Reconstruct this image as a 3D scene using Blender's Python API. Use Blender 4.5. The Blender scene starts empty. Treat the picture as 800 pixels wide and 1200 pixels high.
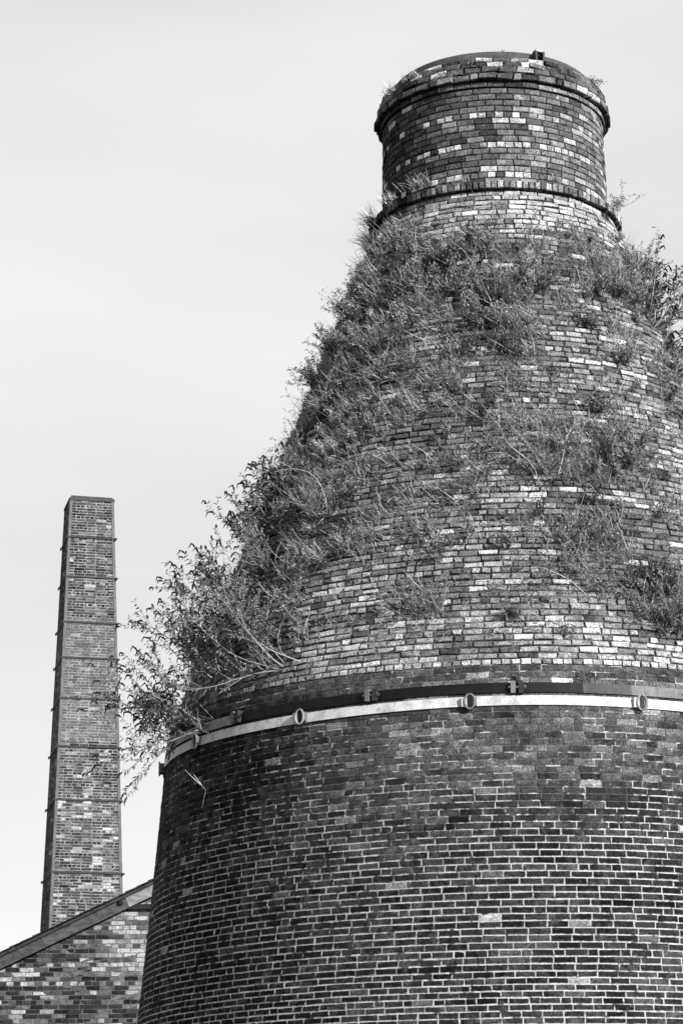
import bpy, math, random
import numpy as np
from mathutils import Vector, Matrix, noise as mnoise

rng = np.random.default_rng(7)
random.seed(7)
SC = bpy.context.scene

# ------------------------------------------------------------------ camera
CAM_Z = 1.65
PITCH, ROLL, FPX = .27496, .007838, 3223.7          # FPX: focal length in pixels of a 1200 px high frame
cam = bpy.data.cameras.new('camera')
cam.sensor_fit = 'VERTICAL'
cam.sensor_height = 24.0
cam.lens = FPX / 1200 * 24.0
cam.clip_start = .5
cam.clip_end = 6000
camo = bpy.data.objects.new('camera', cam)
SC.collection.objects.link(camo)
_r = np.array([1., 0, 0]); _u = np.array([0, -math.sin(PITCH), math.cos(PITCH)]); _w = np.array([0, math.cos(PITCH), math.sin(PITCH)])
CR = _r * math.cos(ROLL) - _u * math.sin(ROLL)
CU = _r * math.sin(ROLL) + _u * math.cos(ROLL)
camo.matrix_world = Matrix(((CR[0], CU[0], -_w[0], 0), (CR[1], CU[1], -_w[1], 0), (CR[2], CU[2], -_w[2], CAM_Z), (0, 0, 0, 1)))
SC.camera = camo

# ------------------------------------------------------------------ sky, sun, exposure
SUN_EL, SUN_AZ = math.radians(23), math.radians(139)     # azimuth clockwise from +Y
world = bpy.data.worlds.new('World')
SC.world = world
world.use_nodes = True
wn, wl = world.node_tree.nodes, world.node_tree.links
wn.clear()
sky = wn.new('ShaderNodeTexSky'); sky.sky_type = 'NISHITA'; sky.sun_disc = False
sky.sun_elevation = SUN_EL; sky.sun_rotation = SUN_AZ
sky.air_density = 1.2; sky.dust_density = 3.0; sky.ozone_density = 1.0
bw = wn.new('ShaderNodeRGBToBW'); wl.new(sky.outputs[0], bw.inputs[0])
tc = wn.new('ShaderNodeTexCoord')
mp = wn.new('ShaderNodeMapping'); mp.inputs['Scale'].default_value = (1.2, 1.2, 5.0); mp.inputs['Rotation'].default_value = (.12, .18, .3)
wl.new(tc.outputs['Generated'], mp.inputs[0])
cn = wn.new('ShaderNodeTexNoise'); cn.inputs['Scale'].default_value = 1.6; cn.inputs['Detail'].default_value = 5; cn.inputs['Roughness'].default_value = .5
wl.new(mp.outputs[0], cn.inputs['Vector'])
cr = wn.new('ShaderNodeMapRange'); cr.inputs['From Min'].default_value = .3; cr.inputs['From Max'].default_value = .7
cr.inputs['To Min'].default_value = 6.3; cr.inputs['To Max'].default_value = 8.2       # thin high cloud veil
wl.new(cn.outputs[0], cr.inputs[0])
mx = wn.new('ShaderNodeMix'); mx.data_type = 'FLOAT'; mx.inputs[0].default_value = .72
sx = wn.new('ShaderNodeSeparateXYZ'); wl.new(tc.outputs['Generated'], sx.inputs[0])
hz = wn.new('ShaderNodeMapRange'); hz.interpolation_type = 'SMOOTHSTEP'; hz.inputs['From Min'].default_value = .38; hz.inputs['From Max'].default_value = 1.0
hz.inputs['To Min'].default_value = 1.0; hz.inputs['To Max'].default_value = .35       # the veil is thickest towards the horizon
wl.new(sx.outputs[2], hz.inputs[0])
mu = wn.new('ShaderNodeMath'); mu.operation = 'MULTIPLY'; wl.new(cr.outputs[0], mu.inputs[0]); wl.new(hz.outputs[0], mu.inputs[1])
wl.new(bw.outputs[0], mx.inputs[2]); wl.new(mu.outputs[0], mx.inputs[3])
bg = wn.new('ShaderNodeBackground'); bg.inputs['Strength'].default_value = .094
wl.new(mx.outputs[0], bg.inputs['Color'])
wo = wn.new('ShaderNodeOutputWorld'); wl.new(bg.outputs[0], wo.inputs[0])

sund = bpy.data.lights.new('sun', 'SUN'); sund.energy = 5.0; sund.angle = math.radians(.55); sund.color = (1, 1, 1)
suno = bpy.data.objects.new('sun', sund); SC.collection.objects.link(suno)
sdir = Vector((math.sin(SUN_AZ) * math.cos(SUN_EL), math.cos(SUN_AZ) * math.cos(SUN_EL), math.sin(SUN_EL)))
suno.rotation_euler = sdir.to_track_quat('Z', 'Y').to_euler()
suno.location = (30, -30, 40)

SC.view_settings.view_transform = 'Standard'
SC.view_settings.look = 'None'
SC.view_settings.exposure = .55
SC.view_settings.gamma = 1
SC.view_settings.use_curve_mapping = False
SC.cycles.max_bounces = 5
SC.cycles.diffuse_bounces = 2
SC.cycles.glossy_bounces = 2
SC.cycles.transparent_max_bounces = 4

# ------------------------------------------------------------------ materials
class NT:
    def __init__(s, name):
        s.m = bpy.data.materials.new(name); s.m.use_nodes = True
        s.n, s.l = s.m.node_tree.nodes, s.m.node_tree.links
        s.b = s.n['Principled BSDF']
        g = s.n.new('ShaderNodeNewGeometry'); s.pos = g.outputs['Position']
    def _in(s, sock, v):
        if isinstance(v, (int, float)): sock.default_value = v
        else: s.l.new(v, sock)
    def math(s, op, a, b=0., c=0., clamp=False):
        n = s.n.new('ShaderNodeMath'); n.operation = op; n.use_clamp = clamp
        s._in(n.inputs[0], a); s._in(n.inputs[1], b); s._in(n.inputs[2], c)
        return n.outputs[0]
    def attr(s, name):
        n = s.n.new('ShaderNodeAttribute'); n.attribute_name = name
        return n.outputs['Fac']
    def noise(s, scale, detail=3, rough=.6, vec=None, stretch=None):
        n = s.n.new('ShaderNodeTexNoise'); n.inputs['Scale'].default_value = scale
        n.inputs['Detail'].default_value = detail; n.inputs['Roughness'].default_value = rough
        v = vec or s.pos
        if stretch:
            m = s.n.new('ShaderNodeMapping'); m.inputs['Scale'].default_value = stretch
            s.l.new(v, m.inputs[0]); v = m.outputs[0]
        s.l.new(v, n.inputs['Vector'])
        return n.outputs[0]
    def ramp(s, v, a, b, lo=0., hi=1.):
        n = s.n.new('ShaderNodeMapRange'); n.interpolation_type = 'SMOOTHSTEP'
        s._in(n.inputs[0], v)
        n.inputs[1].default_value = a; n.inputs[2].default_value = b; n.inputs[3].default_value = lo; n.inputs[4].default_value = hi
        return n.outputs[0]
    def z(s):
        n = s.n.new('ShaderNodeSeparateXYZ'); s.l.new(s.pos, n.inputs[0]); return n.outputs[2]
    def mix(s, f, a, b):
        n = s.n.new('ShaderNodeMix'); n.data_type = 'FLOAT'
        s._in(n.inputs[0], f); s._in(n.inputs[2], a); s._in(n.inputs[3], b)
        return n.outputs[0]
    def done(s, col, rough=.9, bump=None, bs=.5, bd=.01, metal=0., spec=.06):
        if isinstance(col, (int, float)): s.b.inputs['Base Color'].default_value = (col, col, col, 1)
        else: s.l.new(col, s.b.inputs['Base Color'])
        s._in(s.b.inputs['Roughness'], rough)
        s.b.inputs['Metallic'].default_value = metal
        s.b.inputs['Specular IOR Level'].default_value = spec
        if bump is not None:
            n = s.n.new('ShaderNodeBump'); n.inputs['Strength'].default_value = bs; n.inputs['Distance'].default_value = bd
            s.l.new(bump, n.inputs['Height']); s.l.new(n.outputs[0], s.b.inputs['Normal'])
        return s.m

def joint_light(k):
    """where pale pointing shows on the drum: nearly everywhere low down, in broken runs higher up"""
    lvl = k.math('ADD', k.math('MULTIPLY', k.noise(1.2, 3, .6), .55), k.math('MULTIPLY', k.noise(8.5, 2, .5), .8))
    thr = k.ramp(k.z(), 5.2, 7.9, .575, .77)
    return k.ramp(k.math('SUBTRACT', lvl, thr), -.05, .04)

def brick_material(name, speck=.25, fine=1.0, speck_tone=.35, bd=.006, edges='dark'):
    k = NT(name)
    t = k.attr('tone'); e = k.attr('edge')
    n1 = k.noise(9, 3, .6); n2 = k.noise(55, 4, .75); n3 = k.noise(24, 3, .7); n4 = k.noise(110, 2, .6)
    f = k.math('MULTIPLY', k.ramp(n1, .3, .7, .68, 1.32), k.ramp(n2, .3, .7, 1 - .7 * fine, 1 + .7 * fine))
    f = k.math('MULTIPLY', f, k.ramp(n4, .3, .7, 1 - .4 * fine, 1 + .4 * fine))
    c = k.math('MULTIPLY', t, f)
    dark = k.ramp(n3, .28, .42, .35, 1.)                       # soot pits
    c = k.math('MULTIPLY', c, dark)
    sp = k.math('MULTIPLY', k.ramp(n3, .58, .72), speck)       # lichen and lime specks
    c = k.mix(sp, c, k.math('MAXIMUM', speck_tone, t))
    if edges == 'dark':                                        # chipped sooty arrises
        g = k.ramp(k.math('ADD', e, k.math('MULTIPLY', k.math('SUBTRACT', k.noise(38, 3, .7), .5), 1.6)), .45, .85)
        c = k.math('MULTIPLY', c, k.math('SUBTRACT', 1., k.math('MULTIPLY', g, .55)))
    elif edges == 'pale':                                      # pointing smeared over the arrises, dust on the faces
        g = k.ramp(k.math('ADD', e, k.math('MULTIPLY', k.math('SUBTRACT', k.noise(34, 3, .7), .5), 1.9)), .74, 1.05)
        jl = joint_light(k)
        c = k.mix(k.math('MULTIPLY', g, .85), c, k.mix(jl, k.math('MAXIMUM', c, .045), .33))
        dust = k.math('MULTIPLY', k.ramp(k.noise(4.5, 5, .75), .48, .68), k.ramp(n2, .35, .65))
        c = k.mix(k.math('MULTIPLY', dust, .45), c, .16)
    c = k.math('MINIMUM', c, .82)
    return k.done(c, .95, n2, .9, bd, spec=.06)

M = {}
M['brick'] = brick_material('kiln_brick', .34, 1., .26, .009)
M['drum_brick'] = brick_material('sooty_drum_brick', .22, 1., .11, .005, 'pale')
M['stack_brick'] = brick_material('chimney_brick', .3, 1., .2)
M['wall_brick'] = brick_material('gable_brick', .15, .7, .25)

k = NT('drum_mortar')
light = joint_light(k)
base = k.ramp(k.noise(12, 5, .75), .3, .7, .03, .15)
lt = k.ramp(k.noise(40, 4, .7), .25, .7, .25, .52)
M['drum_mortar'] = k.done(k.mix(light, base, lt), .95, k.noise(60, 3, .7), .6, .004)
k = NT('cone_mortar')
M['cone_mortar'] = k.done(k.math('MULTIPLY', k.ramp(k.noise(30, 4, .7), .3, .75, .4, 1.6), k.ramp(k.noise(2.2, 5, .7), .42, .62, .02, .12)), .95, k.noise(40, 3, .7), .8, .008)
k = NT('chimney_mortar')
M['stack_mortar'] = k.done(k.ramp(k.noise(3.5, 6, .75),   .3, .7, .09, .32), .95, k.noise(40, 3, .7), .8, .008)
k = NT('gable_mortar')
M['wall_mortar'] = k.done(k.ramp(k.noise(4, 6, .75), .3, .7, .03, .16), .95, k.noise(40, 3, .7), .8, .008)
k = NT('cement')
M['cement'] = k.done(k.math('MULTIPLY', k.ramp(k.noise(3, 5, .7), .3, .7, .05, .085), k.ramp(k.noise(60, 4, .8), .4, .75, .7, 1.7)), .9, k.noise(30, 4, .7), .8, .012)
k = NT('dark_iron')
M['iron'] = k.done(k.math('MULTIPLY', k.attr('tone'), k.ramp(k.noise(14, 4, .7, stretch=(1, 1, .4)), .3, .7, .7, 1.3)), .55, k.noise(50, 3, .7), .3, .003, .0, .15)
k = NT('pale_iron')
M['pale'] = k.done(k.math('MULTIPLY', k.attr('tone'), k.math('MULTIPLY', k.ramp(k.noise(7, 6, .75), .3, .6, .6, 1.1), k.ramp(k.noise(45, 4, .75), .56, .68, 1., .35))), .6, k.noise(50, 3, .7), .2, .002, 0., .4)
k = NT('weathered_board')
st = k.noise(7, 5, .75, stretch=(1, 1, 2.2))
M['board'] = k.done(k.math('MULTIPLY', k.attr('tone'), k.ramp(st, .3, .7, .55, 1.45)), .9, st, .6, .006)
k = NT('slate')
M['slate'] = k.done(k.ramp(k.noise(6, 4, .7), .3, .7, .02, .06), .7, k.noise(20, 3, .7), .6, .01)
k = NT('ground_gravel')
M['ground'] = k.done(k.math('MULTIPLY', k.ramp(k.noise(.4, 5, .6), .3, .7, .06, .10), k.ramp(k.noise(30, 4, .7), .3, .7, .7, 1.3)), .95, k.noise(30, 4, .7), .8, .02)

def plant_material(name, rough=.7):
    k = NT(name)
    c = k.math('MULTIPLY', k.attr('tone'), k.ramp(k.noise(30, 2, .6), .3, .7, .7, 1.3))
    k.done(c, rough, spec=.3)
    tr = k.n.new('ShaderNodeBsdfTranslucent'); k.l.new(c, tr.inputs['Color'])
    mxs = k.n.new('ShaderNodeMixShader'); mxs.inputs[0].default_value = .25
    k.l.new(k.b.outputs[0], mxs.inputs[1]); k.l.new(tr.outputs[0], mxs.inputs[2])
    k.l.new(mxs.outputs[0], k.n['Material Output'].inputs[0])
    return k.m
M['leaf'] = plant_material('leaf')
k = NT('stem_bark')
M['stem'] = k.done(k.math('MULTIPLY', k.attr('tone'), k.ramp(k.noise(25, 3, .7), .3, .7, .7, 1.25)), .8)

# ------------------------------------------------------------------ mesh helpers
EDGE = np.array([1.] * 8 + [0.] * 4)
class MB:
    """collects vertices, faces and a per-vertex tone; builds ONE mesh object"""
    def __init__(s): s.v = []; s.f3 = []; s.f4 = []; s.t = []; s.e = []; s.n = 0
    def add(s, v, f, tone, edge=0.):
        v = np.asarray(v, float).reshape(-1, 3)
        t = np.broadcast_to(np.asarray(tone, float), (len(v),))
        f = np.asarray(f, int)
        (s.f3 if f.shape[1] == 3 else s.f4).append(f + s.n)
        s.v.append(v); s.t.append(t); s.e.append(np.broadcast_to(np.asarray(edge, float), (len(v),))); s.n += len(v)
    def more(s, f):                                     # more faces on the last added vertices
        f = np.asarray(f, int); base = s.n - len(s.v[-1])
        (s.f3 if f.shape[1] == 3 else s.f4).append(f + base)
    def box(s, c, h, tone, ax=None, jit=0):
        ax = np.eye(3) if ax is None else np.asarray(ax, float)
        sg = np.array([(x, y, z) for z in (-1, 1) for x, y in ((-1, -1), (1, -1), (1, 1), (-1, 1))], float)
        p = np.asarray(c, float) + (sg * np.asarray(h, float)) @ ax
        if jit: p = p + rng.normal(0, jit, p.shape)
        s.add(p, [(0, 3, 2, 1), (4, 5, 6, 7), (0, 1, 5, 4), (1, 2, 6, 5), (2, 3, 7, 6), (3, 0, 4, 7)], tone)
    def tube(s, P, r, tone, k=4, cap=True):
        P = np.asarray(P, float); n = len(P)
        r = np.broadcast_to(np.asarray(r, float), (n,))
        T = np.gradient(P, axis=0); T /= np.linalg.norm(T, axis=1)[:, None] + 1e-9
        ref = np.array([.31, .17, .93]) if abs(T[0, 2]) < .8 else np.array([.93, .2, .1])
        A = np.cross(T, ref); A /= np.linalg.norm(A, axis=1)[:, None] + 1e-9
        B = np.cross(T, A)
        an = np.arange(k) * 2 * math.pi / k
        V = P[:, None] + r[:, None, None] * (np.cos(an)[None, :, None] * A[:, None] + np.sin(an)[None, :, None] * B[:, None])
        f = [(i * k + j, i * k + (j + 1) % k, (i + 1) * k + (j + 1) % k, (i + 1) * k + j) for i in range(n - 1) for j in range(k)]
        s.add(V.reshape(-1, 3), f, tone)
    def data(s, name, mat, off=None, smooth=False):
        v = np.concatenate(s.v) if s.v else np.zeros((0, 3))
        if off is not None: v = v - np.asarray(off)
        f3 = np.concatenate(s.f3) if s.f3 else np.zeros((0, 3), int)
        f4 = np.concatenate(s.f4) if s.f4 else np.zeros((0, 4), int)
        me = bpy.data.meshes.new(name)
        me.vertices.add(len(v)); me.vertices.foreach_set('co', v.astype(np.float32).ravel())
        idx = np.concatenate([f3.ravel(), f4.ravel()]).astype(np.int32)
        tot = np.concatenate([np.full(len(f3), 3), np.full(len(f4), 4)]).astype(np.int32)
        me.loops.add(len(idx)); me.loops.foreach_set('vertex_index', idx)
        me.polygons.add(len(tot)); me.polygons.foreach_set('loop_start', (np.cumsum(tot) - tot).astype(np.int32))
        me.update(calc_edges=True)
        a = me.attributes.new('tone', 'FLOAT', 'POINT'); a.data.foreach_set('value', np.concatenate(s.t).astype(np.float32))
        if any(e.any() for e in s.e):
            a = me.attributes.new('edge', 'FLOAT', 'POINT'); a.data.foreach_set('value', np.concatenate(s.e).astype(np.float32))
        me.materials.append(mat)
        me.polygons.foreach_set('use_smooth', np.full(len(tot), smooth, bool))
        me.validate()
        return me
    def build(s, name, mat, parent=None, loc=None, kind=None, smooth=False):
        o = bpy.data.objects.new(name, s.data(name, mat, loc, smooth)); SC.collection.objects.link(o)
        pl = np.zeros(3)
        if parent is not None:
            o.parent = parent; pl = world_loc(parent)
        if loc is not None: o.location = Vector(np.asarray(loc) - pl)
        else: o.location = Vector(-pl)
        if kind: o['kind'] = kind
        return o

def world_loc(o):
    p = np.zeros(3)
    while o is not None: p += np.array(o.location); o = o.parent
    return p

def thing(name, label, cat, loc=(0, 0, 0), group=None):
    o = bpy.data.objects.new(name, None); SC.collection.objects.link(o); o.location = Vector(loc)
    o.empty_display_size = .3
    return tag(o, label, cat, group)
def tag(o, label, cat, group=None):
    o['label'] = label; o['category'] = cat
    if group: o['group'] = group
    return o

# bricks as arrays: centre of the outer face, width axis, height axis, outward axis, sizes, tone
def brick_arrays(C, T, U, N, w, h, d, tone, bev=.004, jit=.0015, inset=None):
    n = len(C); C, T, U, N = [np.asarray(a, float) for a in (C, T, U, N)]
    w, h = np.broadcast_to(w, (n,)) / 2, np.broadcast_to(h, (n,)) / 2
    d = np.broadcast_to(d, (n,))
    sg = np.array([(-1, -1), (1, -1), (1, 1), (-1, 1)], float)
    V = np.empty((n, 12, 3))
    for q, (sh, dep) in enumerate(((0, -d), (0, -bev * np.ones(n)), (inset or bev, np.zeros(n)))):
        for i, (a, b) in enumerate(sg):
            V[:, q * 4 + i] = C + T * (a * (w - sh))[:, None] + U * (b * (h - sh))[:, None] + N * dep[:, None]
    J = rng.normal(0, jit, (n, 4, 3)); V[:, 4:8] += J; V[:, 8:12] += J + rng.normal(0, jit * .8, (n, 4, 3))
    return V
BF = np.array([(0, 1, 5, 4), (1, 2, 6, 5), (2, 3, 7, 6), (3, 0, 4, 7), (4, 5, 9, 8), (5, 6, 10, 9), (6, 7, 11, 10), (7, 4, 8, 11), (8, 9, 10, 11)])

def project(P):
    P = P - np.array([0, 0, CAM_Z]); zc = P @ _w
    return 400 + FPX * (P @ CR) / zc, 600 - FPX * (P @ CU) / zc, zc

def emit_bricks(V, C, N, w, h, tone, parent, mat, limit, mask=None, rest='brickwork'):
    """the largest ones in view each an object named brick, the rest one part"""
    x, y, zc = project(C)
    view = C - np.array([0, 0, CAM_Z]); view /= np.linalg.norm(view, axis=1)[:, None]
    face = -(view * N).sum(1)
    ok = (x > 4) & (x < 796) & (y > 4) & (y < 1196) & (face > .12)
    if mask is not None: ok &= mask
    score = np.where(ok, w * h * face / zc ** 2, -1)
    o = np.argsort(-score)[:limit]; o = o[score[o] > 0]
    sel = np.zeros(len(C), bool); sel[o] = True
    for i in o:
        m = MB(); m.add(V[i], BF, tone[i], EDGE); m.build('brick', mat, parent, loc=C[i])
    R = np.where(~sel)[0]
    m = MB(); m.add(V[R].reshape(-1, 3), (BF[None] + (np.arange(len(R)) * 12)[:, None, None]).reshape(-1, 4), np.repeat(tone[R], 12), np.tile(EDGE, len(R)))
    m.build(rest, mat, parent, loc=world_loc(parent), kind='stuff')

# ------------------------------------------------------------------ ground
g = MB()
g.add([(-3000, -3000, 0), (3000, -3000, 0), (3000, 3000, 0), (-3000, 3000, 0)], [(0, 1, 2, 3)], .1)
go = g.build('ground', M['ground'], kind='structure')

# ------------------------------------------------------------------ bottle kiln
AZ, DIST = .06036, 33.2
KC = np.array([DIST * math.sin(AZ), DIST * math.cos(AZ), 0.])
D0 = -np.array([math.sin(AZ), math.cos(AZ), 0.]); R0 = np.array([math.cos(AZ), -math.sin(AZ), 0.])
def dirv(t): t = np.asarray(t, float); return np.cos(t)[..., None] * D0 + np.sin(t)[..., None] * R0
def tanv(t): t = np.asarray(t, float); return -np.sin(t)[..., None] * D0 + np.cos(t)[..., None] * R0
PZ = [0, 4.8, 6.1, 7.7, 8.13, 8.6, 14.60, 14.70, 16.2]
PR = [4.98, 4.45, 4.315, 4.17, 4.10, 3.935, 1.565, 1.455, 1.425]
def RAD(z): return np.interp(z, PZ, PR)
def on(t, z, out=0.): return KC + dirv(t) * (RAD(z) + out)[..., None] * 1. + np.array([0, 0, 1.]) * np.asarray(z)[..., None] if np.ndim(z) else KC + dirv(t) * (RAD(z) + out) + np.array([0, 0, z])

kiln = thing('bottle_kiln', 'massive round brick bottle kiln with iron hoops and weeds over its cone', 'kiln', KC)

def n3(x, y, z): return mnoise.noise(Vector((x, y, z)))

# where growth covers the cone: theta, height, spread, spread, density
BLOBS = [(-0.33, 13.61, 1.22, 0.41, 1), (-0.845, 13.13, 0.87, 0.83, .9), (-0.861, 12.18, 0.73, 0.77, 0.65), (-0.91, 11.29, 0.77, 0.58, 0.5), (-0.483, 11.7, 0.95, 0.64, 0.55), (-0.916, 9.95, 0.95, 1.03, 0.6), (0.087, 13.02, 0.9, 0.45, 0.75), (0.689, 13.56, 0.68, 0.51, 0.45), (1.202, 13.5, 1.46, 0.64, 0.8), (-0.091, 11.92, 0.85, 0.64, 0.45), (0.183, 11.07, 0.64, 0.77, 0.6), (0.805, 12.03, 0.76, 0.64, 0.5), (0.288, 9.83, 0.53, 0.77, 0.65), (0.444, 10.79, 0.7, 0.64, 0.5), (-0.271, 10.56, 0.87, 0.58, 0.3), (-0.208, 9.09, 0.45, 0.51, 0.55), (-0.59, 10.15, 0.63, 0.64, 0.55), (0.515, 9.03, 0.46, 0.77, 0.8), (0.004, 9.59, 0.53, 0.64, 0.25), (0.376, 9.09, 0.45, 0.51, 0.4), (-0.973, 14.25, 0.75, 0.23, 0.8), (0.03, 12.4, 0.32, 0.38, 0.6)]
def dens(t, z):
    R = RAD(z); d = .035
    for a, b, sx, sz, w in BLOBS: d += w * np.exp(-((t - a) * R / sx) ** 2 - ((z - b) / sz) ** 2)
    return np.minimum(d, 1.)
sets = {}
def course(z0, pitch, L, gap, zone, kind, depth=.05, jd=.0012, bev=.004, jit=.0013, mat='brick', proud=0., rad=None):
    R = float(RAD(z0 + pitch / 2)) if rad is None else rad
    R += proud
    slope = float(RAD(z0) - RAD(z0 + pitch)) / pitch if rad is None else 0.
    unit = {'S': [1.], 'H': [.5], 'F': [1., .5], 'M': [1., 1., .5]}[kind]
    nn = int(round(2 * math.pi * R / (L * sum(unit)))); seq = np.tile(unit, nn)
    w = seq + rng.normal(0, .018, len(seq)); w = w / w.sum() * 2 * math.pi
    edges = np.concatenate([[0], np.cumsum(w)]) + rng.uniform(0, 2 * math.pi)
    th = (edges[:-1] + edges[1:]) / 2; th = (th + math.pi) % (2 * math.pi) - math.pi
    n = len(th)
    Nn = dirv(th) * math.cos(math.atan(slope)) + np.array([0, 0, math.sin(math.atan(slope))])
    if zone == 'cone':                       # beds stay level, each course set back: faces tilt only part way
        Nn = dirv(th) * math.cos(math.atan(slope) * .7) + np.array([0, 0, math.sin(math.atan(slope) * .7)])
    Tn = tanv(th); Un = np.cross(Nn, Tn); Un *= np.sign(Un[:, 2:3])
    a = rng.normal(0, .006, n); Tn2 = Tn * np.cos(a)[:, None] + Un * np.sin(a)[:, None]; Un2 = Un * np.cos(a)[:, None] - Tn * np.sin(a)[:, None]
    ta = .004 if zone in ('drum', 'shoulder') else .016
    tl = rng.normal(0, ta, n); Nn2 = Nn + Tn * tl[:, None] + Un * rng.normal(0, ta, n)[:, None]
    zc = z0 + pitch / 2 + np.array([.009 * n3(math.cos(t) * 4, math.sin(t) * 4, z0 * .9) for t in th])
    off = rng.normal(0, jd, n).clip(-2 * jd, 2 * jd)
    C = KC + dirv(th) * (R + off)[:, None]; C[:, 2] = zc
    W = w * R - gap - rng.uniform(-.003, .005, n); H = np.full(n, pitch - gap) - rng.uniform(-.002, .005, n)
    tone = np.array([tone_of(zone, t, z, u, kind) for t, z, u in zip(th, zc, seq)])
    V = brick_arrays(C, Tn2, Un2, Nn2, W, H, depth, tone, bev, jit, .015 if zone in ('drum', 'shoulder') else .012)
    s = sets.setdefault(mat, [[], [], [], [], [], []])
    for q, arr in enumerate((V, C, Nn, W, H, tone)): s[q].append(arr)

def tone_of(zone, t, z, u, kind):
    r = random.random()
    big = n3(t * 2.2, z * .55, 3.1) ; mid = n3(t * 6, z * 2.2, 7.7)
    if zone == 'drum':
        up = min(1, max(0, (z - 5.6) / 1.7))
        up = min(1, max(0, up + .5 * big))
        b = (.0165 + .043 * up) * (1 - .62 * min(1, max(0, (-.25 - t) / .40)))  # left of the drum darkened: part soot, part shade painted into the tone
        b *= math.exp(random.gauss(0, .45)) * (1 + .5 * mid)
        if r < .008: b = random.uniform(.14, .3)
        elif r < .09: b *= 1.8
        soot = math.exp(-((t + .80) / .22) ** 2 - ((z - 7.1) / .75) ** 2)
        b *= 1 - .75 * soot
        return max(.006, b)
    if zone == 'shoulder':
        return max(.010, .045 * math.exp(random.gauss(0, .3)) * (1 + .6 * mid) * (3.5 if r < .03 else 1))
    if zone == 'cone':
        b = .205 * math.exp(random.gauss(0, .34)) * (1 + .45 * big + .45 * mid) * (1 - .75 * min(1., float(dens(t, z))))  # darker under dense growth: shade among the plants painted into the bricks
        white = .045 * (1 + 4 * max(0, mid))
        if z < 8.75: b *= 1.3; white = .13
        if z > 13.9: white = .25; b *= 1.2
        if z > 14.2: white = .5
        if r < white: b = random.uniform(.25, .46)
        elif r > .93: b *= .4
        if t < -.55: b *= .7  # left flank, turned from the sun, has its shade put into the tone
        return max(.02, b)
    if zone == 'neck':
        b = .092 * math.exp(random.gauss(0, .42)) * (1 + .4 * big + .3 * mid)
        b *= 1 + .6 * max(-1, min(.8, t))  # shaded left to sunlit right painted into the brick tone
        if kind == 'H' and r < .38: b = random.uniform(.28, .52)
        elif r < .03: b = random.uniform(.25, .45)
        return b
    if zone == 'cap':
        b = .085 * math.exp(random.gauss(0, .45)) * (1 + .5 * mid)
        if r < .16: b = random.uniform(.25, .5)
        return b
    if zone == 'ledge':
        b = .10 * math.exp(random.gauss(0, .5)) * (1 + .9 * max(-.8, min(.7, t)))  # ledge tone also carries painted shade on the left, light on the right
        if r < .22: b *= 2.6
        return min(.6, b)
    return .1

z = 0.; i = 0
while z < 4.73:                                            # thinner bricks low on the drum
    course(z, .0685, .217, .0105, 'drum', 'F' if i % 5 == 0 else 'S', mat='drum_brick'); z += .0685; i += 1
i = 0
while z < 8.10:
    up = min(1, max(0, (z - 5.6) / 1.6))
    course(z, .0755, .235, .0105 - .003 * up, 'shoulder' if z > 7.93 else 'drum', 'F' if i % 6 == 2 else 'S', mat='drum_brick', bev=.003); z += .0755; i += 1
zb = z; i = 0
course(z, .0755, .218, .012, 'cone', 'H', jd=.004, depth=.10, mat='brick', proud=.012, jit=.002); z += .0755; i = 1
while z < 14.545:
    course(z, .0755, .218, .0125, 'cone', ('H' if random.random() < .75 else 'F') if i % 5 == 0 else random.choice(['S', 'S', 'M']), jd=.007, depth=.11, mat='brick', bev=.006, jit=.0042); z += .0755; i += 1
course(14.60, .066, .218, .010, 'cone', 'S', depth=.12, mat='brick', rad=1.555, jd=.003)
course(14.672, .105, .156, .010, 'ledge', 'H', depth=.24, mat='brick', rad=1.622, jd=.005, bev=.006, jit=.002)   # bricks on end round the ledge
z = 14.80; i = 0
while z < 16.10:
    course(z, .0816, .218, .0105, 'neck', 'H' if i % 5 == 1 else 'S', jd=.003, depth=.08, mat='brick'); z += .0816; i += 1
course(z, .075, .218, .010, 'neck', 'S', jd=.003, depth=.09, mat='brick', rad=1.455)
z += .079
for q, (rr, hh, kd) in enumerate(((1.520, .090, 'M'), (1.508, .088, 'S'), (1.480, .084, 'M'), (1.435, .072, 'S'))):
    course(z, hh, .225, .011, 'cap', kd, jd=.008, depth=.18, mat='brick', rad=rr, bev=.010, jit=.006); z += hh
CAPTOP = z
# the largest bricks in view are those low on the drum: 300 of them singly
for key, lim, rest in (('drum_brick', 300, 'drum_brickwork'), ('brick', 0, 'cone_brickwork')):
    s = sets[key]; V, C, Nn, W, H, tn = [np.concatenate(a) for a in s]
    emit_bricks(V, C, Nn, W, H, tn, kiln, M[key], lim, None, rest)

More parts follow.
